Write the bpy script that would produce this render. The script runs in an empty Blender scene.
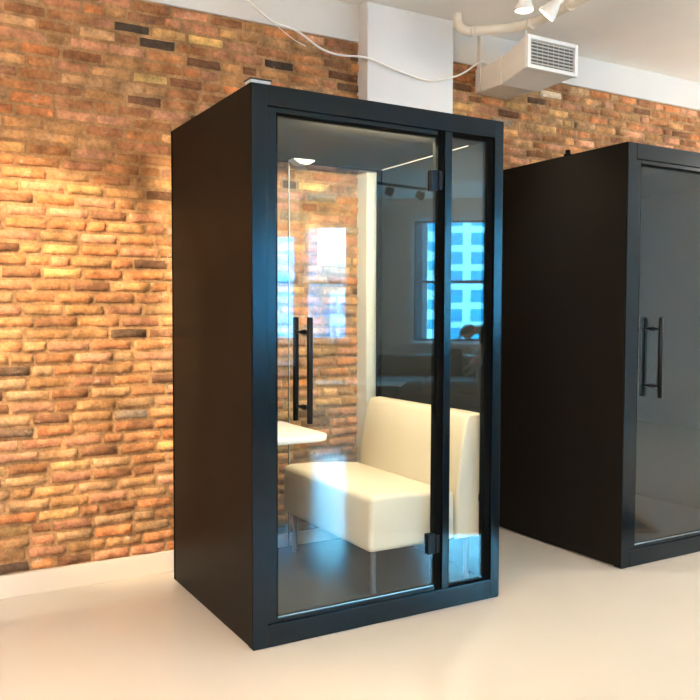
import bpy, bmesh, math, random
import numpy as np
from mathutils import Vector, Matrix, noise

random.seed(7)
rng = np.random.default_rng(11)
S = bpy.context.scene
COL = S.collection
PI = math.pi
ORG = {}
GLOBE = 108


def lin(r, g, b):
    f = lambda c: (c / 255) / 12.92 if c / 255 <= .04045 else ((c / 255 + .055) / 1.055) ** 2.4
    return (f(r), f(g), f(b))


# ------------------------------------------------------------------ materials
def nodes(m):
    return m.node_tree.nodes, m.node_tree.links


def mat(name, base, rough=.5, metal=0., spec=.5, emit=None, strength=0., var=0., scale=20., bump=0., bscale=200.):
    m = bpy.data.materials.new(name)
    m.use_nodes = True
    N, L = nodes(m)
    b = N['Principled BSDF']
    b.inputs['Base Color'].default_value = (*base, 1)
    b.inputs['Roughness'].default_value = rough
    b.inputs['Metallic'].default_value = metal
    b.inputs['Specular IOR Level'].default_value = spec
    if emit:
        b.inputs['Emission Color'].default_value = (*emit, 1)
        b.inputs['Emission Strength'].default_value = strength
    tc = N.new('ShaderNodeTexCoord')
    if var:
        n = N.new('ShaderNodeTexNoise')
        n.inputs['Scale'].default_value = scale
        n.inputs['Detail'].default_value = 5
        L.new(tc.outputs['Object'], n.inputs['Vector'])
        r = N.new('ShaderNodeMapRange')
        r.inputs['From Min'].default_value = .25
        r.inputs['From Max'].default_value = .75
        r.inputs['To Min'].default_value = 1 - var
        r.inputs['To Max'].default_value = 1 + var
        L.new(n.outputs['Fac'], r.inputs['Value'])
        v = N.new('ShaderNodeVectorMath')
        v.operation = 'SCALE'
        v.inputs[0].default_value = base
        L.new(r.outputs['Result'], v.inputs['Scale'])
        L.new(v.outputs['Vector'], b.inputs['Base Color'])
    if bump:
        n = N.new('ShaderNodeTexNoise')
        n.inputs['Scale'].default_value = bscale
        n.inputs['Detail'].default_value = 3
        L.new(tc.outputs['Object'], n.inputs['Vector'])
        p = N.new('ShaderNodeBump')
        p.inputs['Strength'].default_value = bump
        p.inputs['Distance'].default_value = .004
        L.new(n.outputs['Fac'], p.inputs['Height'])
        L.new(p.outputs['Normal'], b.inputs['Normal'])
    return m


def glass_mat(name, tint=(.96, .98, .98), ior=1.5):
    """clear sheet glass: each face mirrors by its Fresnel share and lets the rest straight through"""
    m = bpy.data.materials.new(name)
    m.use_nodes = True
    N, L = nodes(m)
    for n in list(N):
        if n.type != 'OUTPUT_MATERIAL':
            N.remove(n)
    out = [n for n in N if n.type == 'OUTPUT_MATERIAL'][0]
    tr = N.new('ShaderNodeBsdfTransparent')
    tr.inputs['Color'].default_value = (*tint, 1)
    gl = N.new('ShaderNodeBsdfGlossy')
    gl.inputs['Roughness'].default_value = 0.0
    fr = N.new('ShaderNodeFresnel')
    ge = N.new('ShaderNodeNewGeometry')
    io = N.new('ShaderNodeMapRange')
    io.inputs['To Min'].default_value = ior
    io.inputs['To Max'].default_value = 1 / ior
    L.new(ge.outputs['Backfacing'], io.inputs['Value'])
    L.new(io.outputs['Result'], fr.inputs['IOR'])
    mx = N.new('ShaderNodeMixShader')
    L.new(fr.outputs['Fac'], mx.inputs['Fac'])
    L.new(tr.outputs['BSDF'], mx.inputs[1])
    L.new(gl.outputs['BSDF'], mx.inputs[2])
    L.new(mx.outputs['Shader'], out.inputs['Surface'])
    return m


def brick_mat():
    m = bpy.data.materials.new('weathered_brick')
    m.use_nodes = True
    N, L = nodes(m)
    b = N['Principled BSDF']
    b.inputs['Roughness'].default_value = .85
    b.inputs['Specular IOR Level'].default_value = .25
    at = N.new('ShaderNodeAttribute')
    at.attribute_name = 'brick_tone'
    tc = N.new('ShaderNodeTexCoord')
    n1 = N.new('ShaderNodeTexNoise')
    n1.inputs['Scale'].default_value = 17
    n1.inputs['Detail'].default_value = 6
    n1.inputs['Roughness'].default_value = .65
    L.new(tc.outputs['Object'], n1.inputs['Vector'])
    r1 = N.new('ShaderNodeMapRange')
    r1.inputs['From Min'].default_value = .3
    r1.inputs['From Max'].default_value = .7
    r1.inputs['To Min'].default_value = .62
    r1.inputs['To Max'].default_value = 1.3
    L.new(n1.outputs['Fac'], r1.inputs['Value'])
    v = N.new('ShaderNodeVectorMath')
    v.operation = 'SCALE'
    L.new(at.outputs['Color'], v.inputs[0])
    L.new(r1.outputs['Result'], v.inputs['Scale'])
    # pale lime specks
    n2 = N.new('ShaderNodeTexNoise')
    n2.inputs['Scale'].default_value = 14
    n2.inputs['Detail'].default_value = 8
    n2.inputs['Roughness'].default_value = .7
    L.new(tc.outputs['Object'], n2.inputs['Vector'])
    r2 = N.new('ShaderNodeMapRange')
    r2.inputs['From Min'].default_value = .62
    r2.inputs['From Max'].default_value = .71
    r2.inputs['To Max'].default_value = .6
    L.new(n2.outputs['Fac'], r2.inputs['Value'])
    mx = N.new('ShaderNodeMix')
    mx.data_type = 'RGBA'
    L.new(r2.outputs['Result'], mx.inputs['Factor'])
    L.new(v.outputs['Vector'], mx.inputs['A'])
    mx.inputs['B'].default_value = (.62, .50, .36, 1)
    # fine grain and pits
    n5 = N.new('ShaderNodeTexNoise')
    n5.inputs['Scale'].default_value = 60
    n5.inputs['Detail'].default_value = 4
    L.new(tc.outputs['Object'], n5.inputs['Vector'])
    r5 = N.new('ShaderNodeMapRange')
    r5.inputs['From Min'].default_value = .32
    r5.inputs['From Max'].default_value = .62
    r5.inputs['To Min'].default_value = .84
    r5.inputs['To Max'].default_value = 1.12
    L.new(n5.outputs['Fac'], r5.inputs['Value'])
    v5 = N.new('ShaderNodeVectorMath')
    v5.operation = 'SCALE'
    L.new(mx.outputs['Result'], v5.inputs[0])
    L.new(r5.outputs['Result'], v5.inputs['Scale'])
    # soot blotches
    n3 = N.new('ShaderNodeTexNoise')
    n3.inputs['Scale'].default_value = 5.5
    n3.inputs['Detail'].default_value = 7
    L.new(tc.outputs['Object'], n3.inputs['Vector'])
    r3 = N.new('ShaderNodeMapRange')
    r3.inputs['From Min'].default_value = .3
    r3.inputs['From Max'].default_value = .6
    r3.inputs['To Min'].default_value = .72
    r3.inputs['To Max'].default_value = 1.08
    L.new(n3.outputs['Fac'], r3.inputs['Value'])
    v2 = N.new('ShaderNodeVectorMath')
    v2.operation = 'SCALE'
    L.new(v5.outputs['Vector'], v2.inputs[0])
    L.new(r3.outputs['Result'], v2.inputs['Scale'])
    L.new(v2.outputs['Vector'], b.inputs['Base Color'])
    bp = N.new('ShaderNodeBump')
    bp.inputs['Strength'].default_value = 1.0
    bp.inputs['Distance'].default_value = .006
    n4 = N.new('ShaderNodeTexNoise')
    n4.inputs['Scale'].default_value = 70
    n4.inputs['Detail'].default_value = 5
    L.new(tc.outputs['Object'], n4.inputs['Vector'])
    L.new(n4.outputs['Fac'], bp.inputs['Height'])
    L.new(bp.outputs['Normal'], b.inputs['Normal'])
    return m


def floor_mat():
    m = mat('polished_cream_floor', (.575, .515, .425), rough=.12, spec=.9, var=.03, scale=1.6)
    return m


M = {
    'frame': mat('satin_black_blue_steel', (.0014, .0048, .0085), rough=.17, spec=.32, bump=.02, bscale=900),
    'panel': mat('black_laminate', (.012, .0098, .0075), rough=.42, spec=.05, var=.06, scale=3),
    'gasket': mat('black_rubber', (.003, .003, .003), rough=.8, spec=.05),
    'hardware': mat('black_hardware', (.004, .004, .005), rough=.3, spec=.2),
    'felt': mat('grey_felt', (.015, .018, .020), rough=.95, spec=.1, var=.16, scale=260, bump=.35, bscale=500),
    'felt_ceiling': mat('dark_grey_felt', (.026, .025, .023), rough=.95, spec=.1, var=.12, scale=260, bump=.3, bscale=500),
    'carpet': mat('grey_carpet', (.05, .052, .052), rough=1, spec=.05, var=.3, scale=170, bump=.8, bscale=380),
    'cabinet': mat('black_cabinet', (.012, .011, .011), rough=.45, spec=.3),
    'rug': mat('taupe_rug', (.055, .047, .04), rough=1, spec=.05, var=.25, scale=60, bump=.5, bscale=250),
    'rug_border': mat('ochre_border', (.36, .20, .05), rough=.9, spec=.1),
    'silver': mat('brushed_aluminium', (.72, .73, .74), rough=.3, metal=1),
    'leg_metal': mat('steel_leg', (.09, .095, .105), rough=.5, metal=.5),
    'vinyl': mat('cream_upholstery', (.66, .60, .48), rough=.55, spec=.3, bump=.06, bscale=420),
    'white_top': mat('white_laminate', (.84, .83, .80), rough=.25, spec=.5),
    'plaster': mat('white_plaster', (.74, .735, .71), rough=.8, spec=.2, var=.02, scale=3, bump=.04, bscale=40),
    'ceiling': mat('white_painted_ceiling', (.88, .85, .80), rough=.85, spec=.2, var=.03, scale=2, bump=.05, bscale=30),
    'pier': mat('white_painted_pier', (.67, .68, .69), rough=.75, spec=.2, var=.015, scale=4, bump=.03, bscale=40),
    'offwhite': mat('aged_white_enamel', (.72, .67, .59), rough=.5, spec=.4, var=.05, scale=9),
    'white_metal': mat('white_enamel', (.82, .82, .81), rough=.4, spec=.5),
    'dark_gap': mat('dark_duct', (.13, .12, .11), rough=.8),
    'slat': mat('grey_slat', (.55, .54, .52), rough=.5),
    'pipe': mat('cream_painted_pipe', (.74, .68, .58), rough=.5, spec=.4, var=.06, scale=14),
    'cable': mat('white_cable_sheath', (.82, .79, .74), rough=.5),
    'skirting': mat('cream_skirting', (.66, .58, .48), rough=.55, var=.03, scale=4),
    'lamp': mat('warm_lamp', (1, .95, .85), emit=(1, .88, .68), strength=14),
    'globe': mat('opal_fill_globe', (.9, .88, .84), emit=(1, .95, .89), strength=GLOBE),
    'led': mat('warm_led', (1, .95, .85), emit=(1, .85, .62), strength=.55),
    'window_paint': mat('white_window_paint', (.78, .78, .78), rough=.5),
    'sash_dark': mat('dark_sash', (.10, .10, .11), rough=.5),
    'gadget': mat('pale_grey_plastic', (.42, .47, .52), rough=.45),
    'gadget_dark': mat('dark_rubber', (.03, .03, .035), rough=.6),
    'beige_foot': mat('beige_foot', (.6, .5, .38), rough=.6),
    'sofa': mat('taupe_fabric', (.17, .155, .14), rough=.45, spec=.5, var=.08, scale=120, bump=.3, bscale=300),
    'cushion': mat('charcoal_fabric', (.035, .034, .035), rough=.9, spec=.2, bump=.3, bscale=300),
    'skin': mat('skin', (.50, .30, .21), rough=.5),
    'navy': mat('navy_cotton', (.025, .032, .055), rough=.85, spec=.2, bump=.2, bscale=120),
    'jeans': mat('dark_trousers', (.02, .021, .026), rough=.9, spec=.2),
    'shoe': mat('black_shoe', (.01, .01, .01), rough=.5),
    'hair': mat('dark_brown_hair', (.025, .015, .01), rough=.6),
    'facade': mat('pale_concrete_facade', (.80, .81, .82), rough=.85, var=.05, scale=.4),
    'facade_black': mat('dark_facade', (.02, .022, .025), rough=.9),
    'facade_dark': mat('blue_grey_facade', (.20, .23, .27), rough=.85, var=.05, scale=.4),
    'facade_pane': mat('tinted_pane', (.015, .30, .45), rough=.5, spec=.1),
    'rooftops': mat('rooftops', (.30, .31, .33), rough=.9, var=.3, scale=.05),
    'hill': mat('wooded_hill', (.12, .17, .17), rough=1, var=.2, scale=.02),
    'glass': glass_mat('clear_glass'),
    'glass_edge': mat('polished_glass_edge', (.01, .016, .015), rough=.9, spec=.0),
    'window_glass': glass_mat('window_glass', (.97, .985, 1)),
    'brick': brick_mat(),
    'floor': floor_mat(),
}


# ------------------------------------------------------------------ geometry
def box(bm, lo, hi, bev=0., seg=2):
    r = bmesh.ops.create_cube(bm, size=1)
    vs = r['verts']
    lo, hi = Vector(lo), Vector(hi)
    for v in vs:
        v.co = Vector(((lo[i] + hi[i]) / 2 + v.co[i] * (hi[i] - lo[i]) for i in range(3)))
    if bev:
        es = list({e for v in vs for e in v.link_edges})
        bmesh.ops.bevel(bm, geom=es, offset=min(bev, .49 * min(hi - lo)), segments=seg, profile=.5, affect='EDGES')
    return bm


def tube(bm, pts, rad, seg=12, cap=True, caps_round=False):
    pts = [Vector(p) for p in pts]
    if not hasattr(rad, '__len__'):
        rad = [rad] * len(pts)
    rings = []
    prev = None
    for i, p in enumerate(pts):
        a = pts[max(i - 1, 0)]
        b = pts[min(i + 1, len(pts) - 1)]
        t = (b - a).normalized()
        if prev is None:
            n = t.orthogonal().normalized()
        else:
            n = (prev - t * prev.dot(t)).normalized()
        prev = n
        w = t.cross(n)
        rings.append([bm.verts.new(p + (n * math.cos(2 * PI * k / seg) + w * math.sin(2 * PI * k / seg)) * rad[i]) for k in range(seg)])
    for a, b in zip(rings, rings[1:]):
        for k in range(seg):
            f = bm.faces.new((a[k], a[(k + 1) % seg], b[(k + 1) % seg], b[k]))
            f.smooth = True
    if cap:
        bm.faces.new(list(reversed(rings[0])))
        bm.faces.new(rings[-1])
    return bm


def smooth_path(pts, n=8):
    P = [Vector(p) for p in pts]
    P = [P[0] * 2 - P[1]] + P + [P[-1] * 2 - P[-2]]
    out = []
    for i in range(1, len(P) - 2):
        a, b, c, d = P[i - 1:i + 3]
        for k in range(n):
            t = k / n
            out.append(.5 * ((2 * b) + (c - a) * t + (2 * a - 5 * b + 4 * c - d) * t * t + (3 * b - a - 3 * c + d) * t ** 3))
    out.append(P[-2])
    return out


def prism(bm, poly, axis, a, b, bev=0., seg=3):
    """polygon in the two other axes, run along axis from a to b"""
    def P(u, v, w):
        return {0: (w, u, v), 1: (u, w, v), 2: (u, v, w)}[axis]
    lo = [bm.verts.new(P(u, v, a)) for u, v in poly]
    hi = [bm.verts.new(P(u, v, b)) for u, v in poly]
    n = len(poly)
    fs = [bm.faces.new(lo), bm.faces.new(hi)]
    for i in range(n):
        fs.append(bm.faces.new((lo[i], lo[(i + 1) % n], hi[(i + 1) % n], hi[i])))
    bmesh.ops.recalc_face_normals(bm, faces=fs)
    if bev:
        es = list({e for f in fs for e in f.edges if e.calc_face_angle(0) > .5})
        bmesh.ops.bevel(bm, geom=es, offset=bev, segments=seg, profile=.5, affect='EDGES')
    return bm


def lathe(bm, prof, seg=28, mtx=None):
    """(r, z) profile turned about z"""
    rings = []
    for r, z in prof:
        rings.append([bm.verts.new((r * math.cos(2 * PI * k / seg), r * math.sin(2 * PI * k / seg), z)) for k in range(seg)])
    for a, b in zip(rings, rings[1:]):
        for k in range(seg):
            f = bm.faces.new((a[k], a[(k + 1) % seg], b[(k + 1) % seg], b[k]))
            f.smooth = True
    bm.faces.new(list(reversed(rings[0])))
    bm.faces.new(rings[-1])
    if mtx:
        bmesh.ops.transform(bm, matrix=mtx, verts=bm.verts)
    return bm


def obj(name, bm, m, parent=None, smooth=False, local=False):
    if parent and not local:
        bmesh.ops.translate(bm, verts=bm.verts, vec=-ORG[parent.name])
    bmesh.ops.recalc_face_normals(bm, faces=bm.faces)
    me = bpy.data.meshes.new(name)
    bm.to_mesh(me)
    bm.free()
    me.materials.append(m)
    if m.name == 'clear_glass':
        me.materials.append(M['glass_edge'])
        for p in me.polygons:
            if abs(p.normal.y) < .9:
                p.material_index = 1
    if smooth:
        for p in me.polygons:
            p.use_smooth = True
        try:
            me.set_sharp_from_angle(angle=math.radians(40))
        except Exception:
            pass
    o = bpy.data.objects.new(name, me)
    COL.objects.link(o)
    if parent:
        o.parent = parent
        ORG[o.name] = Vector((0, 0, 0)) if local else ORG[parent.name].copy()
    else:
        ORG[o.name] = Vector((0, 0, 0))
    return o


def recenter(o):
    """put a single-mesh thing's origin at its base"""
    vs = [v.co for v in o.data.vertices]
    c = Vector(((min(v.x for v in vs) + max(v.x for v in vs)) / 2, (min(v.y for v in vs) + max(v.y for v in vs)) / 2, min(v.z for v in vs)))
    o.data.transform(Matrix.Translation(-c))
    o.location = c
    return o


def tag(o, label, cat, group=None):
    o['label'] = label
    o['category'] = cat
    if group:
        o['group'] = group
    return o


def thing(name, label, cat, loc, group=None, rot=None):
    o = bpy.data.objects.new(name, None)
    o.empty_display_size = .1
    COL.objects.link(o)
    o.location = loc
    if rot:
        o.rotation_euler = rot
    ORG[o.name] = Vector(loc)
    return tag(o, label, cat, group)


def struct(name, bm, m, parent=None, label=None):
    o = obj(name, bm, m, parent)
    if not parent:
        o['kind'] = 'structure'
    if label:
        o['label'] = label
    return o


def copy_tree(o, parent=None):
    c = o.copy()
    COL.objects.link(c)
    c.parent = parent
    for ch in [x for x in list(bpy.data.objects) if x.parent == o]:
        copy_tree(ch, c)
    return c


nb = bmesh.new

# ------------------------------------------------------------------ room
YW = 1.123          # face of the brick wall
ZC = 3.055          # ceiling
XL, XR = -4.0, 7.0
WO = Vector((5.042, -7.879, 0))          # a point on the window wall, and its directions
WT = Vector((.786, .618, 0)).normalized()
WI = Vector((-WT.y, WT.x, 0))            # into the room
MW = Matrix(((WT.x, WI.x, 0, WO.x), (WT.y, WI.y, 0, WO.y), (0, 0, 1, 0), (0, 0, 0, 1)))


def wy(x):
    return WO.y + (x - WO.x) * WT.y / WT.x


def W(s, d, z):
    return MW @ Vector((s, d, z))


poly = [(XL - .2, YW + .25), (XL - .2, wy(XL) - .4), (XR + .2, wy(XR) - .1), (XR + .2, YW + .25)]
struct('floor', prism(nb(), poly, 2, -.12, 0), M['floor'])
struct('ceiling', prism(nb(), poly, 2, ZC, ZC + .15), M['ceiling'])


BT = np.array((.80, .68, .54))


def brick_wall():
    """every brick a lumpy rounded block with a tone of its own, on a mortar bed"""
    verts, faces, cols = [], [], []
    pal = [(lin(196, 146, 106), 5), (lin(208, 166, 122), 5), (lin(204, 152, 124), 5), (lin(214, 150, 106), 3), (lin(176, 130, 98), 4),
           (lin(150, 112, 88), 2), (lin(216, 180, 130), 1.4), (lin(204, 170, 134), 3), (lin(120, 100, 86), .6), (lin(216, 168, 142), 2.5)]
    wts = np.array([p[1] for p in pal])
    wts = wts / wts.sum()
    over = {'char': [(-.06, 2.7), (.02, 2.64), (.58, 2.65), (.96, 2.65)],
            'brown': [(1.08, 2.63), (-.02, 2.38), (.25, 2.6), (2.41, 2.72), (2.34, 2.58), (-.07, 1.93), (-.07, 1.59), (.89, .79), (.88, .73), (.68, 1.88)],
            'yellow': [(.31, 2.7), (.77, 2.04), (-.11, 2.47)], 'white': [(2.63, 2.79)], 'grey': [(.85, 1.99), (.71, 1.86), (1.05, 1.78), (2.29, 2.54), (-.08, .83)]}
    otone = {'char': lin(84, 76, 72), 'brown': lin(124, 94, 76), 'yellow': lin(236, 208, 144), 'white': lin(236, 230, 220), 'grey': lin(164, 152, 140)}
    rows = 48
    z0, z1 = .105, 2.855
    h = (z1 - z0) / rows
    nx, nz = 7, 5
    # profile: outermost ring sits back in the mortar
    us = np.array([0, .05, .25, .5, .75, .95, 1.0])
    vs_ = np.array([0, .16, .5, .84, 1.0])
    mort = np.array(lin(182, 150, 116)) * BT
    for r in range(rows):
        x = XL - rng.uniform(0, .2)
        zz = z0 + r * h
        while x < XR:
            L = rng.uniform(.175, .205) if rng.random() < .8 else rng.uniform(.09, .11)
            m = .0075 + rng.uniform(0, .003)
            cx, cz = x + L / 2, zz + h / 2
            tone = np.array(pal[rng.choice(len(pal), p=wts)][0]) * BT * rng.uniform(.78, 1.2)
            for k, lst in over.items():
                for (ox, oz) in lst:
                    if abs(ox - cx) < L / 2 and abs(oz - cz) < h / 2:
                        tone = np.array(otone[k]) * BT
            base = len(verts)
            dep = rng.uniform(-.004, .005)
            tilt = rng.uniform(-.004, .004)
            for j in range(nz):
                for i in range(nx):
                    u, w = us[i], vs_[j]
                    edge = (i in (0, nx - 1)) or (j in (0, nz - 1))
                    px = x + m / 2 + u * (L - m)
                    pz = zz + m / 2 + w * (h - m)
                    wob = .0042
                    px += noise.noise((px * 19, pz * 19, 3.1)) * wob * 1.5
                    pz += noise.noise((px * 15, pz * 23, 9.7)) * wob
                    y = YW + dep + tilt * (u - .5) + noise.noise((px * 24, pz * 30, 1.7)) * .008
                    if edge:
                        y = YW + .02
                    verts.append((px, y, pz))
                    e = .75 if edge else 1.
                    dr = 1 + .45 * noise.noise((px * 11, pz * 13, 21.3))
                    hue = np.array((1 + .10 * noise.noise((px * 9, pz * 12, 4.4)), 1, 1 - .14 * noise.noise((px * 9, pz * 12, 4.4))))
                    cols.append((*((tone * e + mort * (1 - e) * .7) * dr * hue), 1))
            for j in range(nz - 1):
                for i in range(nx - 1):
                    a = base + j * nx + i
                    faces.append((a, a + 1, a + nx + 1, a + nx))
            x += L
    # mortar bed and the wall's body
    b = len(verts)
    gx, gz = 220, 60
    xs = np.linspace(XL - .2, XR + .2, gx)
    zs = np.linspace(0, z1 + .002, gz)
    for zv in zs:
        for xv in xs:
            verts.append((xv, YW + .0105 + .003 * noise.noise((xv * 9, zv * 9, 5)), zv))
            cols.append((*(mort * (1 + .2 * noise.noise((xv * 3, zv * 3, 2)))), 1))
    for j in range(gz - 1):
        for i in range(gx - 1):
            a = b + j * gx + i
            faces.append((a, a + 1, a + gx + 1, a + gx))
    b = len(verts)
    for p in [(XL - .2, 0), (XR + .2, 0), (XR + .2, z1), (XL - .2, z1)]:
        verts.append((p[0], YW + .25, p[1]))
        cols.append((*mort, 1))
    faces.append((b, b + 3, b + 2, b + 1))
    me = bpy.data.meshes.new('wall_back')
    me.from_pydata(verts, [], faces)
    ca = me.color_attributes.new('brick_tone', 'FLOAT_COLOR', 'POINT')
    ca.data.foreach_set('color', np.array(cols, dtype=np.float32).ravel())
    me.materials.append(M['brick'])
    for p in me.polygons:
        p.use_smooth = True
    o = bpy.data.objects.new('wall_back', me)
    COL.objects.link(o)
    o['kind'] = 'structure'
    o['label'] = 'exposed old brick wall behind the black booth'
    return o


brick_wall()
bm = nb()
box(bm, (XL - .2, YW - .004, 2.856), (XR + .2, YW + .25, ZC))
struct('trim_1', bm, mat('grey_white_plaster', (.62, .605, .575), rough=.85, var=.03, scale=3), label='white plaster band above the brick wall')
struct('baseboard_back', box(nb(), (XL, YW - .012, 0), (XR, YW + .03, .107), .003), M['skirting'])
struct('trim_2', box(nb(), (1.14, 1.026, 0), (1.736, YW + .05, ZC), .006), M['pier'], label='white square pier against the brick wall')

# left wall of the loft in brick as well, right wall in white plaster
lw = mat('side_brick', lin(150, 98, 62), rough=.85, spec=.2)
N_, L_ = nodes(lw)
bt = N_.new('ShaderNodeTexBrick')
bt.inputs['Color1'].default_value = (*lin(176, 112, 68), 1)
bt.inputs['Color2'].default_value = (*lin(140, 88, 56), 1)
bt.inputs['Mortar'].default_value = (*lin(150, 112, 78), 1)
bt.inputs['Scale'].default_value = 5
tc_ = N_.new('ShaderNodeTexCoord')
mp_ = N_.new('ShaderNodeMapping')
mp_.inputs['Rotation'].default_value = (PI / 2, 0, PI / 2)
L_.new(tc_.outputs['Object'], mp_.inputs['Vector'])
L_.new(mp_.outputs['Vector'], bt.inputs['Vector'])
L_.new(bt.outputs['Color'], N_['Principled BSDF'].inputs['Base Color'])
struct('wall_left', box(nb(), (XL - .25, wy(XL) - .4, 0), (XL, YW, ZC)), lw)
struct('wall_right', box(nb(), (XR, wy(XR) - .3, 0), (XR + .25, YW, ZC)), M['plaster'])

# window wall: openings (s0, s1, z0, z1)
WIN = [(-1.75, -.845, .885, 2.585), (-.735, -.035, .885, 2.715), (.945, 2.5, .885, 2.775)]
sL = (XL - WO.x) / WT.x - .3
sR = (XR - WO.x) / WT.x + .3
bm = nb()
cur = sL
for (a, b, z0, z1) in WIN:
    box(bm, (cur, -.26, 0), (a, 0, ZC))
    box(bm, (a, -.26, 0), (b, 0, z0))
    box(bm, (a, -.26, z1), (b, 0, ZC))
    cur = b
box(bm, (cur, -.26, 0), (sR, 0, ZC))
bm.transform(MW)
struct('wall_front', bm, M['plaster'], label='white plaster window wall facing the booth')
bm = nb()
box(bm, (sL, .0, ZC - .17), (sR, .05, ZC), .004)
box(bm, (sL, .0, 0), (sR, .02, .12), .004)
bm.transform(MW)
struct('trim_3', bm, M['window_paint'])
for i, (a, b, z0, z1) in enumerate(WIN):
    bm = nb()
    t = .03
    for lo, hi in [((a, -.2, z0), (a + t, -.06, z1)), ((b - t, -.2, z0), (b, -.06, z1)), ((a + t, -.2, z0), (b - t, -.06, z0 + t)), ((a + t, -.2, z1 - t), (b - t, -.06, z1))]:
        box(bm, lo, hi, .004)
    # casing on the room side
    for lo, hi in [((a - .05, 0, z0 - .05), (a, .025, z1 + .07)), ((b, 0, z0 - .05), (b + .05, .025, z1 + .07)), ((a, 0, z1), (b, .025, z1 + .07))]:
        box(bm, lo, hi, .004)
    bm.transform(MW)
    w = struct('window_%d' % (i + 1), bm, M['window_paint'])
    bm = nb()
    box(bm, (a - .052, -.06, z0 - .045), (b + .052, .07, z0 - .002), .006)
    bm.transform(MW)
    struct('window_sill', bm, M['window_paint'], w)
    zm = 1.815
    for nm, (q0, q1, dd) in {'upper_sash': (zm - .02, z1 - t, -.165), 'lower_sash': (z0 + t, zm + .02, -.125)}.items():
        bm = nb()
        u = .03
        for lo, hi in [((a + t, dd, q0), (a + t + u, dd + .035, q1)), ((b - t - u, dd, q0), (b - t, dd + .035, q1)),
                       ((a + t + u, dd, q0), (b - t - u, dd + .035, q0 + u)), ((a + t + u, dd, q1 - u), (b - t - u, dd + .035, q1))]:
            box(bm, lo, hi, .003)
        bm.transform(MW)
        sh = struct(nm, bm, M['sash_dark'] if i == 2 else M['window_paint'], w)
        bm = nb()
        box(bm, (a + t + u, dd + .015, q0 + u), (b - t - u, dd + .021, q1 - u))
        bm.transform(MW)
        struct('pane', bm, M['window_glass'], sh)

# ------------------------------------------------------------------ the phone booth
H, WB, DB = 2.2, 1.2476, .977
GY = (.021, .029)


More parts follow.
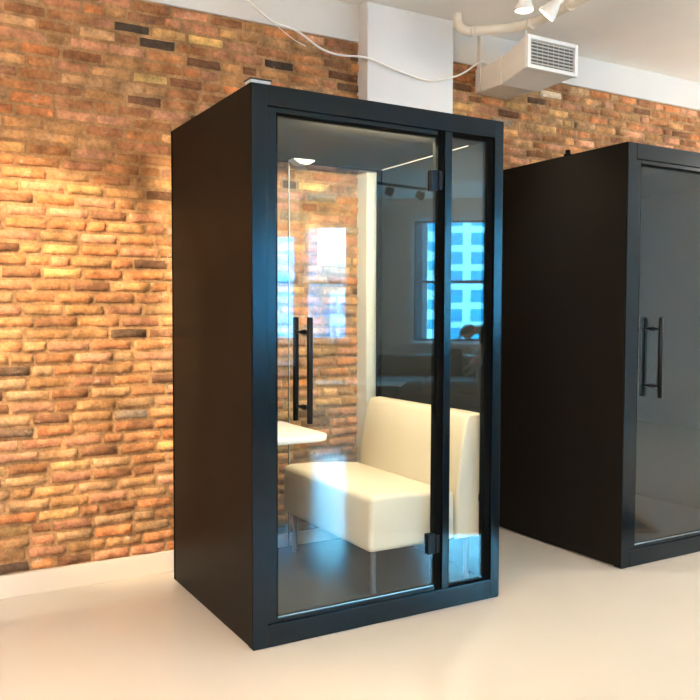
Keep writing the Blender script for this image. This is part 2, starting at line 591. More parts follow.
def make_booth(loc):
    root = thing('phone_booth', 'black office phone booth with glass door, cream bench inside, in front of brick wall', 'booth', loc)
    o = Vector(loc)

    def P(name, bm, m, par=root, smooth=False):
        # part modelled in booth coordinates
        return obj(name, bm, m, par, smooth, local=True)
    # frame
    P('front_post', box(nb(), (.0032, 0, .001), (.0668, .05, H), .0025), M['frame'])
    P('front_post', box(nb(), (1.196, 0, .001), (WB - .0032, .05, H), .0025), M['frame'])
    P('header', box(nb(), (.0672, .0, 2.12), (1.1956, .05, H), .0025), M['frame'])
    P('bottom_rail', box(nb(), (.0672, .0, .001), (1.1956, .05, .091), .0025), M['frame'])
    P('mullion', box(nb(), (.918, .002, .0915), (.956, .048, 2.1195), .002), M['frame'])
    bm = nb()
    for lo, hi in [((.0672, .009, .0915), (.109, .05, 2.1195)), ((.109, .009, 2.1), (.882, .05, 2.1195)), ((.109, .009, .0915), (.882, .05, .107))]:
        box(bm, lo, hi, .0015)
    P('door_stop', bm, M['frame'])
    bm = nb()
    for lo, hi in [((.885, .011, .0915), (.9175, .05, 2.1195)), ((.1095, .0125, .108), (.1155, .02, 2.0995)), ((.1095, .0125, 2.0925), (.882, .05, 2.0995)), ((.1095, .0305, .108), (.1155, .05, 2.092)),
                   ((.9565, .012, .0915), (.961, .048, 2.1195)), ((1.163, .012, .0915), (1.1955, .048, 2.1195)), ((.961, .012, 2.104), (1.163, .048, 2.1195)), ((.961, .012, .0915), (1.163, .048, .097))]:
        box(bm, lo, hi)
    P('gasket', bm, M['gasket'])
    # body
    for a, b, c, d in ((0, .0029, 0, .03), (WB - .0029, WB, WB - .03, WB)):
        bm = nb()
        prism(bm, [(a, .003), (b, .003), (b, .952), (c, .952), (c, .0508), (a, .0508)] if a else [(a, .003), (b, .003), (b, .0508), (d, .0508), (d, .952), (a, .952)], 2, .010, H - .0005)
        P('side_panel', bm, M['panel'])
    P('felt_lining', box(nb(), (.031, .052, .086), (.045, .951, 2.114)), M['felt'])
    P('felt_lining', box(nb(), (1.195, .052, .086), (WB - .031, .951, 2.114)), M['felt'])
    P('roof', box(nb(), (.031, .051, 2.13), (WB - .031, .952, H - .001), .001), M['panel'])
    P('ceiling_lining', box(nb(), (.046, .052, 2.115), (1.194, .951, 2.129)), M['felt_ceiling'])
    P('floor_tray', box(nb(), (.031, .051, .012), (WB - .031, .952, .077)), M['panel'])
    P('carpet', box(nb(), (.046, .052, .0775), (1.194, .951, .085), .002), M['carpet'])
    P('back_post', box(nb(), (0, .953, .008), (.045, DB, H), .0015), M['gasket'])
    P('back_post', box(nb(), (1.172, .953, .008), (WB, DB, H), .0015), M['gasket'])
    P('back_rail', box(nb(), (.0455, .953, 2.112), (1.1715, DB, H), .0015), M['gasket'])
    P('back_rail', box(nb(), (.0455, .953, .008), (1.1715, DB, .083), .0015), M['gasket'])
    P('back_pane', box(nb(), (.046, .960, .0835), (.6225, .968, 2.1115)), M['glass'])
    P('back_pane', box(nb(), (.6275, .960, .0835), (1.1715, .968, 2.1115)), M['glass'])
    P('pane_joint', box(nb(), (.6228, .9595, .0835), (.6272, .9685, 2.1115)), mat('clear_joint', (.30, .28, .24), rough=.4))
    # fixed pane and door
    P('fixed_pane', box(nb(), (.9615, GY[0], .0975), (1.1625, GY[1], 2.1035)), M['glass'])
    d = P('door', box(nb(), (.116, GY[0], .1118), (.8825, GY[1], 2.092)), M['glass'])
    d['label'] = 'frameless clear glass door'
    P('bottom_seal', box(nb(), (.116, .0165, .1078), (.8825, .032, .1112), .0008), M['silver'], d)
    # handle: two upright bars back to back through the glass
    hx = .2365
    bm = nb()
    for y in (-.03, .0955):
        tube(bm, [(hx, y, .884), (hx, y, .886), (hx, y, 1.306), (hx, y, 1.308)], [.011, .0125, .0125, .011], 20)
    for z in (.945, 1.247):
        tube(bm, [(hx, -.03, z), (hx, .0955, z)], .006, 14)
        tube(bm, [(hx, GY[0] - .006, z), (hx, GY[0] - .0005, z)], .011, 18)
        tube(bm, [(hx, GY[1] + .0005, z), (hx, GY[1] + .006, z)], .011, 18)
    P('handle', bm, M['hardware'], d)
    for zc in (1.905, .30):
        bm = nb()
        box(bm, (.845, GY[0] - .013, zc - .045), (.8845, GY[0] - .0003, zc + .045), .003)
        box(bm, (.845, GY[1] + .0003, zc - .045), (.8845, GY[1] + .013, zc + .045), .003)
        box(bm, (.886, .004, zc - .04), (.905, .0105, zc + .04), .004)
        P('hinge', bm, M['hardware'], d)
    # feet
    for x in (.03, WB - .03):
        for y in (.03, DB - .012):
            P('foot', lathe(nb(), [(.018, 0), (.018, .006), (.01, .007), (.01, .0125)], 14, Matrix.Translation((x, y, 0))), M['beige_foot'])
    return root


booth = make_booth((0, 0, 0))
second = copy_tree(booth)
second.location = (2.066, 0, 0)
second['label'] = 'second black phone booth to the right, its plain side panel facing the glass booth'
for r in (booth, second):
    r['group'] = 'black phone booths'
ORG['phone_booth'] = Vector((0, 0, 0))


def P(name, bm, m, par, smooth=False):
    return obj(name, bm, m, par, smooth, local=True)


# fittings of the first booth, with one stand-in block
P('led_strip', box(nb(), (1.174, .17, 2.1125), (1.1765, .925, 2.1145)), M['led'], booth)
bm = nb()
box(bm, (.31, .06, 2.1125), (.93, .066, 2.1145))
P('led_strip', bm, M['led'], booth)
bm = nb()
prism(bm, [(.605, 2.1145), (.725, 2.1145), (.725, 2.108), (.69, 2.088), (.64, 2.088), (.605, 2.108)], 1, .86, .93, .002, 2)
P('flared_block', bm, M['gadget'], booth)  # added block standing in for a mirrored column capital
bm = nb()
box(bm, (.003, .012, H), (.088, .07, H + .016), .004)
g = P('roof_gland', bm, M['gadget'], booth)
P('cap', box(nb(), (.0, .008, H + .0165), (.092, .074, H + .0205), .002), M['gadget_dark'], g)
bm = nb()
lathe(bm, [(.022, 0), (.022, .012), (.014, .016), (.014, .034), (.009, .036)], 18, Matrix.Translation((.022, .44, H - .002)))
P('cable_gland', bm, M['gasket'], second)

# ------------------------------------------------------------------ bench in the booth
bench = thing('upholstered_bench', 'cream upholstered bench with tall back inside the glass booth', 'bench', (.88, .48, .085))


def soft_prism(poly, y0, y1, r, m, name, par, nseg=4):
    bm = nb()
    prism(bm, poly, 1, y0, y1, r, nseg)
    return obj(name, bm, m, par, True)


soft_prism([(.572, .286), (1.036, .284), (1.034, .508), (.90, .524), (.75, .534), (.62, .536), (.576, .529)], .060, .935, .024, M['vinyl'], 'seat', bench)
soft_prism([(1.038, .282), (1.191, .280), (1.187, .855), (1.175, .864), (1.112, .860), (1.097, .839), (1.074, .74), (1.054, .62), (1.042, .50)], .060, .938, .014, M['vinyl'], 'backrest', bench)
obj('edge_clip', box(nb(), (1.166, .0565, .45), (1.179, .0585, .485), .001), M['leg_metal'], bench)
for x, y in ((.634, .129), (.609, .859), (1.132, .103), (1.132, .86)):
    bm = nb()
    tube(bm, [(x, y, .0853), (x, y, .0885), (x, y, .2855)], [.014, .0125, .0125], 18)
    obj('leg', bm, M['leg_metal'], bench)

# ------------------------------------------------------------------ little wall table in the booth
bm = nb()
pts = []
x0, x1, y0, y1, r = .0455, .572, .372, .945, .10
pts = [(x0, y1), (x0, y0)]
for k in range(9):
    a = -PI / 2 + k / 8 * PI / 2
    pts.append((x1 - r + r * math.cos(a), y0 + r + r * math.sin(a)))
for k in range(5):
    a = k / 4 * PI / 2
    pts.append((x1 - .03 + .03 * math.cos(a), y1 - .03 + .03 * math.sin(a)))
prism(bm, pts, 2, .735, .762, .006, 3)
tbl = thing('wall_table', 'white table top with rounded corner fixed to left wall inside booth', 'table', (.0455, .64, .735))
obj('tabletop', bm, M['white_top'], tbl, True)
for y in (.48, .82):
    bm = nb()
    prism(bm, [(.0455, .7345), (.30, .7345), (.30, .722), (.07, .60), (.0455, .60)], 1, y - .006, y + .006)
    obj('bracket', bm, M['frame'], tbl)

# ------------------------------------------------------------------ air conditioner under the ceiling
ac = thing('air_conditioner', 'white ducted air conditioner hung under the ceiling beside white pier', 'air conditioner', (2.12, .9, 2.68))


def hexa(bm, A, B):
    """two quads (4 points each) joined to a solid"""
    a = [bm.verts.new(p) for p in A]
    b = [bm.verts.new(p) for p in B]
    bm.faces.new(a)
    bm.faces.new(list(reversed(b)))
    for i in range(4):
        bm.faces.new((a[i], b[i], b[(i + 1) % 4], a[(i + 1) % 4]))
    return bm


def rect(x0, x1, z0, z1, y):
    return [(x0, y, z0), (x1, y, z0), (x1, y, z1), (x0, y, z1)]


AX0, AX1 = 1.972, 2.36
YF = .655
bm = nb()
hexa(bm, rect(AX0 + .004, 2.225, 2.684, 2.832, YW - .002), rect(AX0 + .004, 2.27, 2.684, 2.832, .88))
hexa(bm, rect(AX0, 2.275, 2.682, 2.836, .883), rect(AX0, AX1, 2.728, 2.905, YF + .012))
bmesh.ops.bevel(bm, geom=list(bm.edges), offset=.003, segments=2, affect='EDGES')
dct = obj('duct', bm, M['offwhite'], ac)
bm = nb()
for lo, hi in [((AX0 - .008, .868, 2.678), (AX0 + .002, .900, 2.842)), ]:
    box(bm, lo, hi, .001)
obj('flange', bm, M['offwhite'], dct)
bm = nb()
z0, z1 = 2.724, 2.910
fw = .022
for lo, hi in [((AX0 - .003, YF - .012, z0), (AX0 + fw, YF + .012, z1)), ((AX1 - fw, YF - .012, z0), (AX1 + .003, YF + .012, z1)),
               ((AX0 + fw, YF - .012, z0), (AX1 - fw, YF + .012, z0 + fw)), ((AX0 + fw, YF - .012, z1 - fw), (AX1 - fw, YF + .012, z1))]:
    box(bm, lo, hi, .002)
gr = obj('grille', bm, M['white_metal'], ac)
obj('grille_back', box(nb(), (AX0 + fw, YF + .006, z0 + fw), (AX1 - fw, YF + .011, z1 - fw)), M['dark_gap'], gr)
for k in range(7):
    z = z0 + fw + .012 + k * .0196
    bm = nb()
    prism(bm, [(YF - .008, z - .005), (YF + .005, z + .004), (YF + .005, z + .009), (YF - .008, z + .001)], 0, AX0 + fw, AX1 - fw)
    obj('slat', bm, M['slat'], gr)
bm = nb()
for k in range(8):
    x = AX0 + fw + .02 + k * .042
    box(bm, (x, YF + .0052, z0 + fw), (x + .003, YF + .0058, z1 - fw))
obj('vane', bm, M['slat'], gr)
for y in (1.07,):
    bm = nb()
    box(bm, (AX0 - .010, y - .016, 2.684), (AX0 - .0005, y + .016, 2.838), .001)
    box(bm, (AX0 - .010, y - .016, 2.838), (AX0 - .004, y + .016, ZC - .0005), .001)
    obj('hanger', bm, M['offwhite'], ac)
bm = nb()
tube(bm, [(2.15, .86, 2.84), (2.15, .86, ZC - .0005)], .006, 10)
obj('hanger', bm, M['offwhite'], ac)

# ------------------------------------------------------------------ pipe and cables
bm = nb()
path = smooth_path([(1.69, .93, 3.054), (1.692, .925, 3.00), (1.715, .905, 2.965), (1.76, .875, 2.955), (1.84, .80, 2.955), (1.945, .69, 2.957), (1.985, .55, 2.962), (1.99, .40, 2.972), (1.985, .10, 2.985), (1.985, -.6, 2.985)], 8)
tube(bm, path, .027, 18)
pipe = thing('ceiling_pipe', 'cream painted pipe bending out from the pier under the ceiling', 'pipe', (1.85, .7, 2.93))
obj('pipe_run', bm, M['pipe'], pipe, True)
for i in (24, 44, 58):
    a, b = path[i], path[i + 1]
    d = (b - a).normalized()
    obj('coupling', tube(nb(), [a - d * .012, a + d * .012], .031, 18), M['pipe'], pipe)
bm = nb()
cp = smooth_path([(.30, 1.08, ZC - .002), (.37, 1.0, 2.943), (.536, 1.0, 2.834), (.691, 1.0, 2.805), (.827, 1.0, 2.74), (.95, 1.0, 2.722), (1.121, 1.0, 2.734), (1.34, 1.005, 2.695), (1.548, 1.012, 2.675), (1.714, 1.005, 2.718), (1.803, 1.0, 2.76), (1.916, 1.0, 2.836), (2.0, 1.02, 2.843)], 10)
tube(bm, cp, .0055, 8)
tag(recenter(obj('power_cable', bm, M['cable'])), 'white cable slung across the brick and pier to the air conditioner', 'cable')
bm = nb()
tube(bm, smooth_path([(.40, 1.09, ZC + .001), (.439, 1.1, 2.949), (.535, 1.1, 2.906), (.622, 1.1, 2.849), (.72, 1.108, 2.80), (.80, 1.112, 2.775)], 6), .002, 6)
tag(recenter(obj('thin_wire', bm, M['cable'])), 'thin pale wire hanging from the ceiling onto the brick wall', 'wire')


# ------------------------------------------------------------------ track spotlights
def spot_head(name, loc, aim, label, group='ceiling spotlights', mroot=None, power=40, shell='white_metal', on=True, blend=.7, size=110, deep=.004, tint=(1, .94, .86)):
    """a ceiling spotlight: stem, bell-shaped head, lens; a spot lamp sits in its mouth"""
    loc = Vector(loc)
    root = thing(name, label, 'spotlight', (loc.x, loc.y, ZC), group)
    d = (Vector(aim) - loc).normalized()
    q = (-d).to_track_quat('Z', 'Y').to_matrix().to_4x4()
    T = Matrix.Translation(loc) @ q
    bm = nb()
    lathe(bm, [(.041, .0), (.042, -deep), (.046, -deep - .003), (.048, -deep + .002), (.048, .012), (.043, .018), (.040, .03), (.028, .06), (.021, .075), (.020, .105), (.014, .112)], 28, T)
    hd = obj('head', bm, M[shell], root, True)
    bm = nb()
    lathe(bm, [(.0405, -.0035), (.0405, -.0005)], 28, T)
    obj('lens', bm, M['lamp'] if on else M['dark_gap'], hd)
    bm = nb()
    top = loc - d * .1
    tube(bm, [top, Vector((top.x, top.y, ZC - .03))], .008, 12)
    obj('stem', bm, M[shell], root)
    bm = nb()
    lathe(bm, [(.04, ZC - .0305), (.04, ZC - .004), (.045, ZC - .0005)], 22, Matrix.Translation((top.x, top.y, 0)))
    obj('canopy', bm, M[shell], root)
    if on:
        l = bpy.data.lights.new(name + '_lamp', 'SPOT')
        l.energy = power
        l.color = tint
        l.spot_size = math.radians(size)
        l.spot_blend = blend
        l.shadow_soft_size = .04
        lo = bpy.data.objects.new(name + '_lamp', l)
        COL.objects.link(lo)
        lo.location = loc + d * (deep + .012)
        lo.rotation_euler = d.to_track_quat('-Z', 'Y').to_euler()
    return root


SP = 62
spot_head('ceiling_spotlight', (1.66, .335, 2.885), (1.66, .5, 0), 'lit white spotlight just in front of the pipe, left of a pair', power=SP * .75, size=75)
spot_head('ceiling_spotlight', (1.785, .30, 2.875), (1.385, .82, 2.175), 'tilted white spotlight beside the pipe, right of a pair', power=SP * .03)
# extra spotlights added along the room to brighten the floor by the booth
for i, (x, y, tx, ty) in enumerate([(-2.9, -.9, -2.4, -.2), (-2.4, -2.2, -1.2, -.6), (.4, -2.3, .6, -.2), (4.3, -1.0, 4.2, -.4), (-.9, -4.6, -.6, -3.2), (2.0, -5.4, 1.8, -3.4), (4.6, -2.6, 4.4, -.6), (-2.8, -6.5, -2.0, -5.0)]):
    where = ['at far left above the open floor', 'left of the camera in the open floor', 'straight in front of the glass booth', 'beyond the front of the second booth', 'in the middle of the open floor',
             'above the black sideboard', 'near the right wall', 'far left near the windows'][i]
    spot_head('ceiling_spotlight', (x, y, 2.88), (x + .12 * (tx - x), y + .12 * (ty - y), 0), 'added white ceiling spotlight ' + where, power=SP * (1.9, 1.9, .1, .4, 1, 1, 1, 1)[i], size=140, blend=.8, deep=.045)
# opal globe pendants added over the open floor as fill for ceiling and pier
for i, (x, y) in enumerate([(-3.0, -2.5), (-2.8, -4.8), (-2.2, -7.6), (4.9, -1.3)]):
    gl = thing('fill_globe_pendant', 'added fill light, round opal globe pendant ' + ['nearest the brick wall at left', 'over the open floor at left', 'hanging towards the windows', 'hanging right of the second booth'][i], 'pendant light', (x, y, ZC), 'added opal globe pendants')
    bm = nb()
    lathe(bm, [(.012, .138), (.05, .132), (.10, .1), (.132, .05), (.14, 0), (.132, -.05), (.10, -.1), (.05, -.132), (.005, -.14)], 32, Matrix.Translation((x, y, 2.35)))
    obj('globe', bm, M['globe'], gl, True)
    obj('cord', tube(nb(), [(x, y, 2.489), (x, y, ZC - .025)], .004, 8), M['cable'], gl)
    obj('canopy', lathe(nb(), [(.05, ZC - .0245), (.055, ZC - .0005)], 20, Matrix.Translation((x, y, 0))), M['white_metal'], gl)
spot_head('ceiling_spotlight', (-1.45, -.35, 2.86), (-.42, YW, 1.27), 'white ceiling spotlight aimed at the brick wall left of the glass booth', power=205, size=37, blend=.45, deep=.045, tint=(1, .80, .50))
# black track lamp whose mirror image shows in the booth
tr = thing('track_rail', 'black lighting track with two small black lamps under the ceiling', 'track light', (4.5, -5.48, 2.9))
bm = nb()
tube(bm, [(3.95, -5.42, 2.9), (5.0, -5.56, 2.9)], .018, 10)
for f in (.1, .9):
    tube(bm, [(3.95 + 1.05 * f, -5.42 - .14 * f, 2.9), (3.95 + 1.05 * f, -5.42 - .14 * f, ZC - .0005)], .006, 8)
obj('rail', bm, M['hardware'], tr)
for f in (.22, .7):
    bm = nb()
    x, y = 3.95 + 1.05 * f, -5.42 - .14 * f
    tube(bm, [(x, y, 2.89), (x, y, 2.84)], .008, 8)
    tube(bm, [(x - .05, y, 2.83), (x + .03, y + .02, 2.80)], [.045, .055], 18)
    obj('lamp_head', bm, M['hardware'], tr)

# ------------------------------------------------------------------ the other side of the room (mirrored in the glass)
Z180 = MW.to_euler()


def room_thing(name, label, cat, s, d, z=0, group=None):
    o = thing(name, label, cat, W(s, d, z), group)
    o.rotation_euler = Z180
    return o


def R(name, bm, m, par, smooth=False):
    return obj(name, bm, m, par, smooth, local=True)


so = room_thing('sofa', 'taupe grey two-seat sofa under the window facing the booth', 'sofa', 1.3, .95)
R('base', box(nb(), (-.8, -.42, .10), (.8, .72, .26), .02), M['sofa'], so, True)
R('backrest', box(nb(), (-.8, -.46, .261), (.62, -.2, .735), .05, 4), M['sofa'], so, True)
for x in (-.795, -.08):
    R('seat_cushion', box(nb(), (x, -.195, .262), (x + .705, .74, .44), .06, 4), M['sofa'], so, True)
R('armrest', box(nb(), (.635, -.195, .262), (.82, .72, .64), .05, 4), M['sofa'], so, True)
for x in (-.72, .72):
    for y in (-.36, .64):
        R('leg', tube(nb(), [(x, y, 0), (x, y, .0995)], [.014, .02], 12), M['hardware'], so)
cu = room_thing('throw_cushion', 'charcoal throw cushion leaning on the sofa back', 'cushion', 1.52, .90)
bm = nb()
box(bm, (-.2, -.06, -.2), (.2, .06, .2), .055, 5)
for v in bm.verts:
    r = max(abs(v.co.x), abs(v.co.z)) / .2
    v.co.y *= 1 - .55 * r ** 3
bm.transform(Matrix.Translation((0, .03, .645)) @ Matrix.Rotation(math.radians(18), 4, 'X'))
o = R('cover', bm, M['cushion'], cu, True)
ct = room_thing('coffee_table', 'low white coffee table with thin wire legs before the sofa', 'table', .42, 2.25)
R('tabletop', box(nb(), (-.58, -.28, .435), (.58, .28, .455), .006), M['white_top'], ct)
for x in (-.48, .48):
    bm = nb()
    tube(bm, [(x, -.2, .4345), (x, -.24, .008), (x, .24, .008), (x, .2, .4345)], .007, 8)
    R('leg', bm, M['hardware'], ct)

a, b = Vector((1.90, -4.50, 0)), Vector((2.43, -4.19, 0))  # sideboard added to block the floor glare mirrored in the door
sb = thing('sideboard', 'added black sideboard with white top, blocking floor glare by the windows', 'sideboard', (a + b) / 2, None, (0, 0, math.atan2(b.y - a.y, b.x - a.x)))
L = (b - a).length / 2
R('carcass', box(nb(), (-L, -.40, .06), (L, -.002, .80), .003), M['cabinet'], sb)
R('plinth', box(nb(), (-L + .03, -.37, 0), (L - .03, -.03, .0595)), M['gasket'], sb)
R('countertop', box(nb(), (-L - .01, -.41, .8005), (L + .01, .025, .825), .003), M['white_top'], sb)
for x in (-L + .004, .002):
    dr = R('door', box(nb(), (x, -.0015, .07), (x + L - .006, .018, .79), .002), M['cabinet'], sb)
    hx = x + (L - .05 if x < -.1 else .035)
    R('handle', tube(nb(), [(hx, .0185, .56), (hx, .038, .565), (hx, .038, .695), (hx, .0185, .70)], .005, 10), M['silver'], dr)


rug = thing('rug', 'added long dark taupe rug with ochre border, covering floor glare before the sofa', 'rug', (3.23, -2.80, 0), None, (0, 0, math.atan2(-.8645, .503)))  # rug added to cut the floor glare mirrored in the fixed pane
R('pile', box(nb(), (-2.3, -.86, .0005), (2.3, .86, .012), .004), M['rug'], rug)
bm = nb()
for lo, hi in [((-2.34, -.90, .0005), (-2.30, .90, .014)), ((2.30, -.90, .0005), (2.34, .90, .014)), ((-2.30, -.90, .0005), (2.30, -.86, .014)), ((-2.30, .86, .0005), (2.30, .90, .014))]:
    box(bm, lo, hi, .003)
R('border', bm, M['rug_border'], rug)

# person bending over the sofa's arm
def skin_mesh(name, chain, edges, m, par, sub=2, rootv=0):
    me = bpy.data.meshes.new(name)
    me.from_pydata([c[0] for c in chain], edges, [])
    me.materials.append(m)
    o = bpy.data.objects.new(name, me)
    COL.objects.link(o)
    o.parent = par
    ORG[o.name] = Vector((0, 0, 0))
    sk = o.modifiers.new('skin', 'SKIN')
    sk.use_smooth_shade = True
    for i, c in enumerate(chain):
        v = me.skin_vertices[0].data[i]
        v.radius = (c[1], c[2] if len(c) > 2 else c[1])
        v.use_root = (i == rootv)
    sb = o.modifiers.new('sub', 'SUBSURF')
    sb.levels = sb.render_levels = sub
    return o


pe = room_thing('person', 'person in navy shirt and dark trousers bending over the sofa arm', 'person', 2.45, 1.2)
# local: x along the window wall, y into the room, z up; the person faces -x
B = [((0, 0, .93), .11, .095),        # 0 pelvis
     ((-.14, 0, 1.03), .11, .095),    # 1 waist
     ((-.33, 0, 1.11), .135, .10),    # 2 chest
     ((-.44, 0, 1.13), .12, .10),    # 3 upper chest
     ((-.53, 0, 1.12), .055, .055),  # 4 neck
     ((-.60, 0, 1.09), .075, .07),   # 5 head base
     ((-.67, 0, 1.05), .088, .078),  # 6 head
     ((-.71, 0, .99), .06, .06),     # 7 chin / face
     ((-.42, .20, 1.10), .065), ((-.44, .26, .85), .05), ((-.56, .22, .62), .036), ((-.60, .21, .56), .03),   # 8-11 left arm
     ((-.42, -.20, 1.10), .065), ((-.44, -.25, .85), .05), ((-.58, -.20, .66), .036), ((-.63, -.19, .61), .03),  # 12-15 right arm
     ((.02, .09, .86), .072), ((-.03, .12, .50), .055), ((.04, .12, .10), .045), ((-.12, .13, .035), .035),      # 16-19 left leg
     ((.02, -.09, .86), .072), ((.06, -.12, .50), .055), ((.18, -.12, .10), .045), ((.02, -.13, .035), .035)]    # 20-23 right leg
Eg = [(0, 1), (1, 2), (2, 3), (3, 4), (4, 5), (5, 6), (6, 7), (3, 8), (8, 9), (9, 10), (10, 11), (3, 12), (12, 13), (13, 14), (14, 15), (0, 16), (16, 17), (17, 18), (18, 19), (0, 20), (20, 21), (21, 22), (22, 23)]
body = skin_mesh('body', B, Eg, M['skin'], pe)


def grow(c, r):
    return (c[0], *[x + r for x in c[1:]])


sh = [((.03, 0, .915), .172, .142), ((-.14, 0, 1.035), .168, .145), ((-.24, 0, 1.085), .170, .146), ((-.34, 0, 1.118), .178, .142), ((-.45, 0, 1.135), .135, .115),
      ((-.425, .19, 1.105), .088), ((-.437, .235, .99), .078), ((-.44, .252, .90), .068),
      ((-.425, -.19, 1.105), .088), ((-.437, -.23, .99), .078), ((-.44, -.247, .90), .068)]
skin_mesh('shirt', sh, [(0, 1), (1, 2), (2, 3), (3, 4), (4, 5), (5, 6), (6, 7), (4, 8), (8, 9), (9, 10)], M['navy'], pe)
for sg in (0, 1):
    y = 1 - 2 * sg
    hip, knee, ank = ((.0, .0, .94), B[17][0], B[18][0]) if sg == 0 else ((.0, .0, .94), B[21][0], B[22][0])
    th = ((knee[0] - .01 + .015, y * .10, .78))
    skin_mesh('trouser_leg', [((.01, y * .045, .95), .125, .12), ((.015, y * .085, .86), .122, .115), (th, .108, .10), (knee, .082, .08), ((ank[0] * .6 + knee[0] * .4, ank[1], .28), .07, .068), ((ank[0], ank[1], .10), .068, .064)],
              [(0, 1), (1, 2), (2, 3), (3, 4), (4, 5)], M['jeans'], pe)
for a, b in ((18, 19), (22, 23)):
    pa, pb = Vector(B[a][0]), Vector(B[b][0])
    bm = nb()
    box(bm, (pb.x - .07, pb.y - .047, .001), (pa.x + .06, pb.y + .047, .075), .03, 4)
    R('shoe', bm, M['shoe'], pe, True)
bm = nb()
bmesh.ops.create_uvsphere(bm, u_segments=24, v_segments=16, radius=1)
for v in bm.verts:
    v.co = Vector((v.co.x * .115, v.co.y * .085, v.co.z * .088))
    if v.co.z < -.02:
        v.co.z = -.02
bm.transform(Matrix.Translation((-.655, 0, 1.09)) @ Matrix.Rotation(math.radians(-22), 4, 'Y'))
R('hair', bm, M['hair'], pe, True)
bm = nb()
tube(bm, [(-.735, 0, 1.03), (-.765, 0, 1.0), (-.752, 0, .985)], [.010, .016, .008], 10)
R('nose', bm, M['skin'], pe, True)
for yy, base in ((.21, (-.60, .21, .56)), (-.19, (-.63, -.19, .61))):
    b0 = Vector(base)
    bm = nb()
    for k in range(4):
        off = (k - 1.5) * .018
        ln = (.065, .075, .072, .058)[k]
        tube(bm, [b0 + Vector((0, off * .8, 0)), b0 + Vector((-.04, off, -.02)), b0 + Vector((-.04 - ln * .5, off * 1.1, -.045)), b0 + Vector((-.04 - ln * .75, off * 1.1, -.045 - ln * .5))], [.012, .0095, .009, .007], 8)
    tube(bm, [b0 + Vector((.01, .02, 0)), b0 + Vector((-.02, .045, -.02)), b0 + Vector((-.05, .05, -.045))], [.012, .010, .008], 8)
    R('hand', bm, M['skin'], pe, True)

# ------------------------------------------------------------------ outside the windows
bm = nb()
box(bm, (-900, -1500, -21), (900, -9, -20))
struct('ground', bm, M['rooftops'])
OUT = -WI


def city_block(name, label, s, d, w, dep, h, wall, nx=0, nz=0, fw=.6, fh=.6, z0=-20):
    c = WO + WT * s - WI * d
    root = thing(name, label, 'building', (c.x, c.y, z0), 'buildings outside the windows')
    root.rotation_euler = Z180
    R('wall', box(nb(), (-w / 2, -dep, 0), (w / 2, 0, h)), M[wall], root)
    proto = None
    for i in range(nx):
        for j in range(nz):
            px, pz = -w / 2 + (i + .5) * w / nx, 1.2 + (j + .5) * (h - 2) / nz
            if proto is None:
                ww, hh = w / nx * fw / 2, (h - 2) / nz * fh / 2
                bm = nb()
                box(bm, (-ww, -.1, -hh), (ww, .06, hh))
                proto = R('window', bm, M['facade_pane'], root)
                proto.location = (px, 0, pz)
            else:
                o2 = proto.copy()
                COL.objects.link(o2)
                o2.parent = root
                o2.location = (px, 0, pz)
    return root


city_block('office_tower', 'blue grey banded office tower outside the left window pair', -14.75, 45, 11.2, 2.5, 46, 'facade_dark', 2, 30, .96, .45)
city_block('office_tower', 'pale gridded office tower filling the window above the sofa', 11.05, 120, 25.2, 18, 45, 'facade', 7, 14, .64, .66)
city_block('office_tower', 'narrow pale wing left of the gridded tower', -4.2, 108, 4.4, 14, 45, 'facade', 2, 15, .5, .5)
city_block('dark_building', 'dark plain building at the left edge of the window above the sofa', -5.35, 60, 6.7, 10, 50, 'facade_black')
city_block('low_building', 'low pale building under the distant hill', -18.6, 118, 2.6, 8, 25, 'facade', 2, 6, .6, .5)
city_block('low_building', 'wide low grey block below the hill', -30, 150, 18, 12, 24, 'facade_dark', 6, 6, .6, .5)
city_block('low_building', 'low block with square windows right of the wide grey one', -19, 165, 12, 12, 27, 'facade', 5, 7, .6, .5)
bm = nb()
gx, gy = 40, 10
vs = []
for j in range(gy):
    for i in range(gx):
        u, v = i / (gx - 1), j / (gy - 1)
        h = 66 * math.sin(PI * min(1, v)) ** .8 * (.85 + .28 * noise.noise((u * 5, v * 2, .3)) + .25 * math.sin(u * 5.2 + 1.1) * .6)
        vs.append(bm.verts.new(WO + WT * (-330 + 520 * u) - WI * (620 + 200 * v) + Vector((0, 0, -20.5 + max(0, h)))))
for j in range(gy - 1):
    for i in range(gx - 1):
        bm.faces.new((vs[j * gx + i], vs[j * gx + i + 1], vs[(j + 1) * gx + i + 1], vs[(j + 1) * gx + i]))
hl = obj('hill', bm, M['hill'], None, True)
tag(recenter(hl), 'long wooded hill on the skyline beyond the windows', 'hill')

# ------------------------------------------------------------------ light
w = bpy.data.worlds.new('sky')
S.world = w
w.use_nodes = True
bg = w.node_tree.nodes['Background']
SKY = 28
bg.inputs['Color'].default_value = (.14, .64, 1.0, 1)
bg.inputs['Strength'].default_value = SKY
for i, (a, b, z0, z1) in enumerate(WIN):
    l = bpy.data.lights.new('window_portal', 'AREA')
    l.shape = 'RECTANGLE'
    l.size, l.size_y = b - a, z1 - z0
    l.cycles.is_portal = True
    o = bpy.data.objects.new('window_portal', l)
    COL.objects.link(o)
    o.location = W((a + b) / 2, -.21, (z0 + z1) / 2)
    o.rotation_euler = WI.to_track_quat('-Z', 'Z').to_euler()


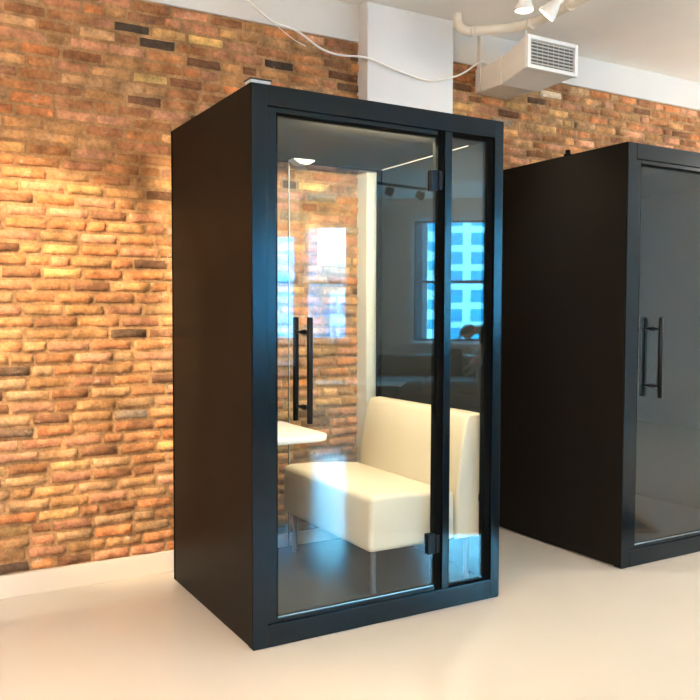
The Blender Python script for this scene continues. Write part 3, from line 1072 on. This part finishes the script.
def strip(loc, size, d, along, power, col=(1, .83, .54)):
    l = bpy.data.lights.new('led_strip_light', 'AREA')
    l.shape = 'RECTANGLE'
    l.size, l.size_y = size
    l.energy = power
    l.color = col
    o = bpy.data.objects.new('led_strip_light', l)
    COL.objects.link(o)
    o.location = loc
    z = -Vector(d).normalized()
    y = Vector(along)
    y = (y - z * y.dot(z)).normalized()
    x = y.cross(z)
    o.matrix_world = Matrix(((x.x, y.x, z.x, loc[0]), (x.y, y.y, z.y, loc[1]), (x.z, y.z, z.z, loc[2]), (0, 0, 0, 1)))
    return o


LED = 23
strip((.62, .062, 2.108), (.012, .62), (0, .75, -.95), (1, 0, 0), LED)

# ------------------------------------------------------------------ camera
r_, u_, f_ = Vector((.86477, -.50217, .00289)), Vector((0.0, 0.0, 0.0)), None
yaw, pit, rol = -.526114108, -.0445176153, .00289259539
f_ = Vector((-math.sin(yaw) * math.cos(pit), math.cos(yaw) * math.cos(pit), math.sin(pit)))
r0 = Vector((math.cos(yaw), math.sin(yaw), 0))
u0 = r0.cross(f_)
r_ = r0 * math.cos(rol) + u0 * math.sin(rol)
u_ = -r0 * math.sin(rol) + u0 * math.cos(rol)
cam = bpy.data.cameras.new('camera')
co = bpy.data.objects.new('camera', cam)
COL.objects.link(co)
co.matrix_world = Matrix(((r_.x, u_.x, -f_.x, -1.23541983), (r_.y, u_.y, -f_.y, -2.88053756), (r_.z, u_.z, -f_.z, 1.32156815), (0, 0, 0, 1)))
cam.sensor_width = 36
cam.lens = 36 * 809.775 / 700
cam.clip_end = 3000
S.camera = co

S.view_settings.view_transform = 'Standard'
S.view_settings.look = 'None'
S.view_settings.gamma = 1
S.view_settings.use_curve_mapping = False
S.view_settings.exposure = 1.13
try:
    S.cycles.use_denoising = True
    S.cycles.denoiser = 'OPENIMAGEDENOISE'
    S.cycles.max_bounces = 10
    S.cycles.diffuse_bounces = 5
    S.cycles.glossy_bounces = 6
    S.cycles.transparent_max_bounces = 24
    S.cycles.sample_clamp_indirect = 30
    S.cycles.caustics_reflective = False
    S.cycles.caustics_refractive = False
except Exception:
    pass
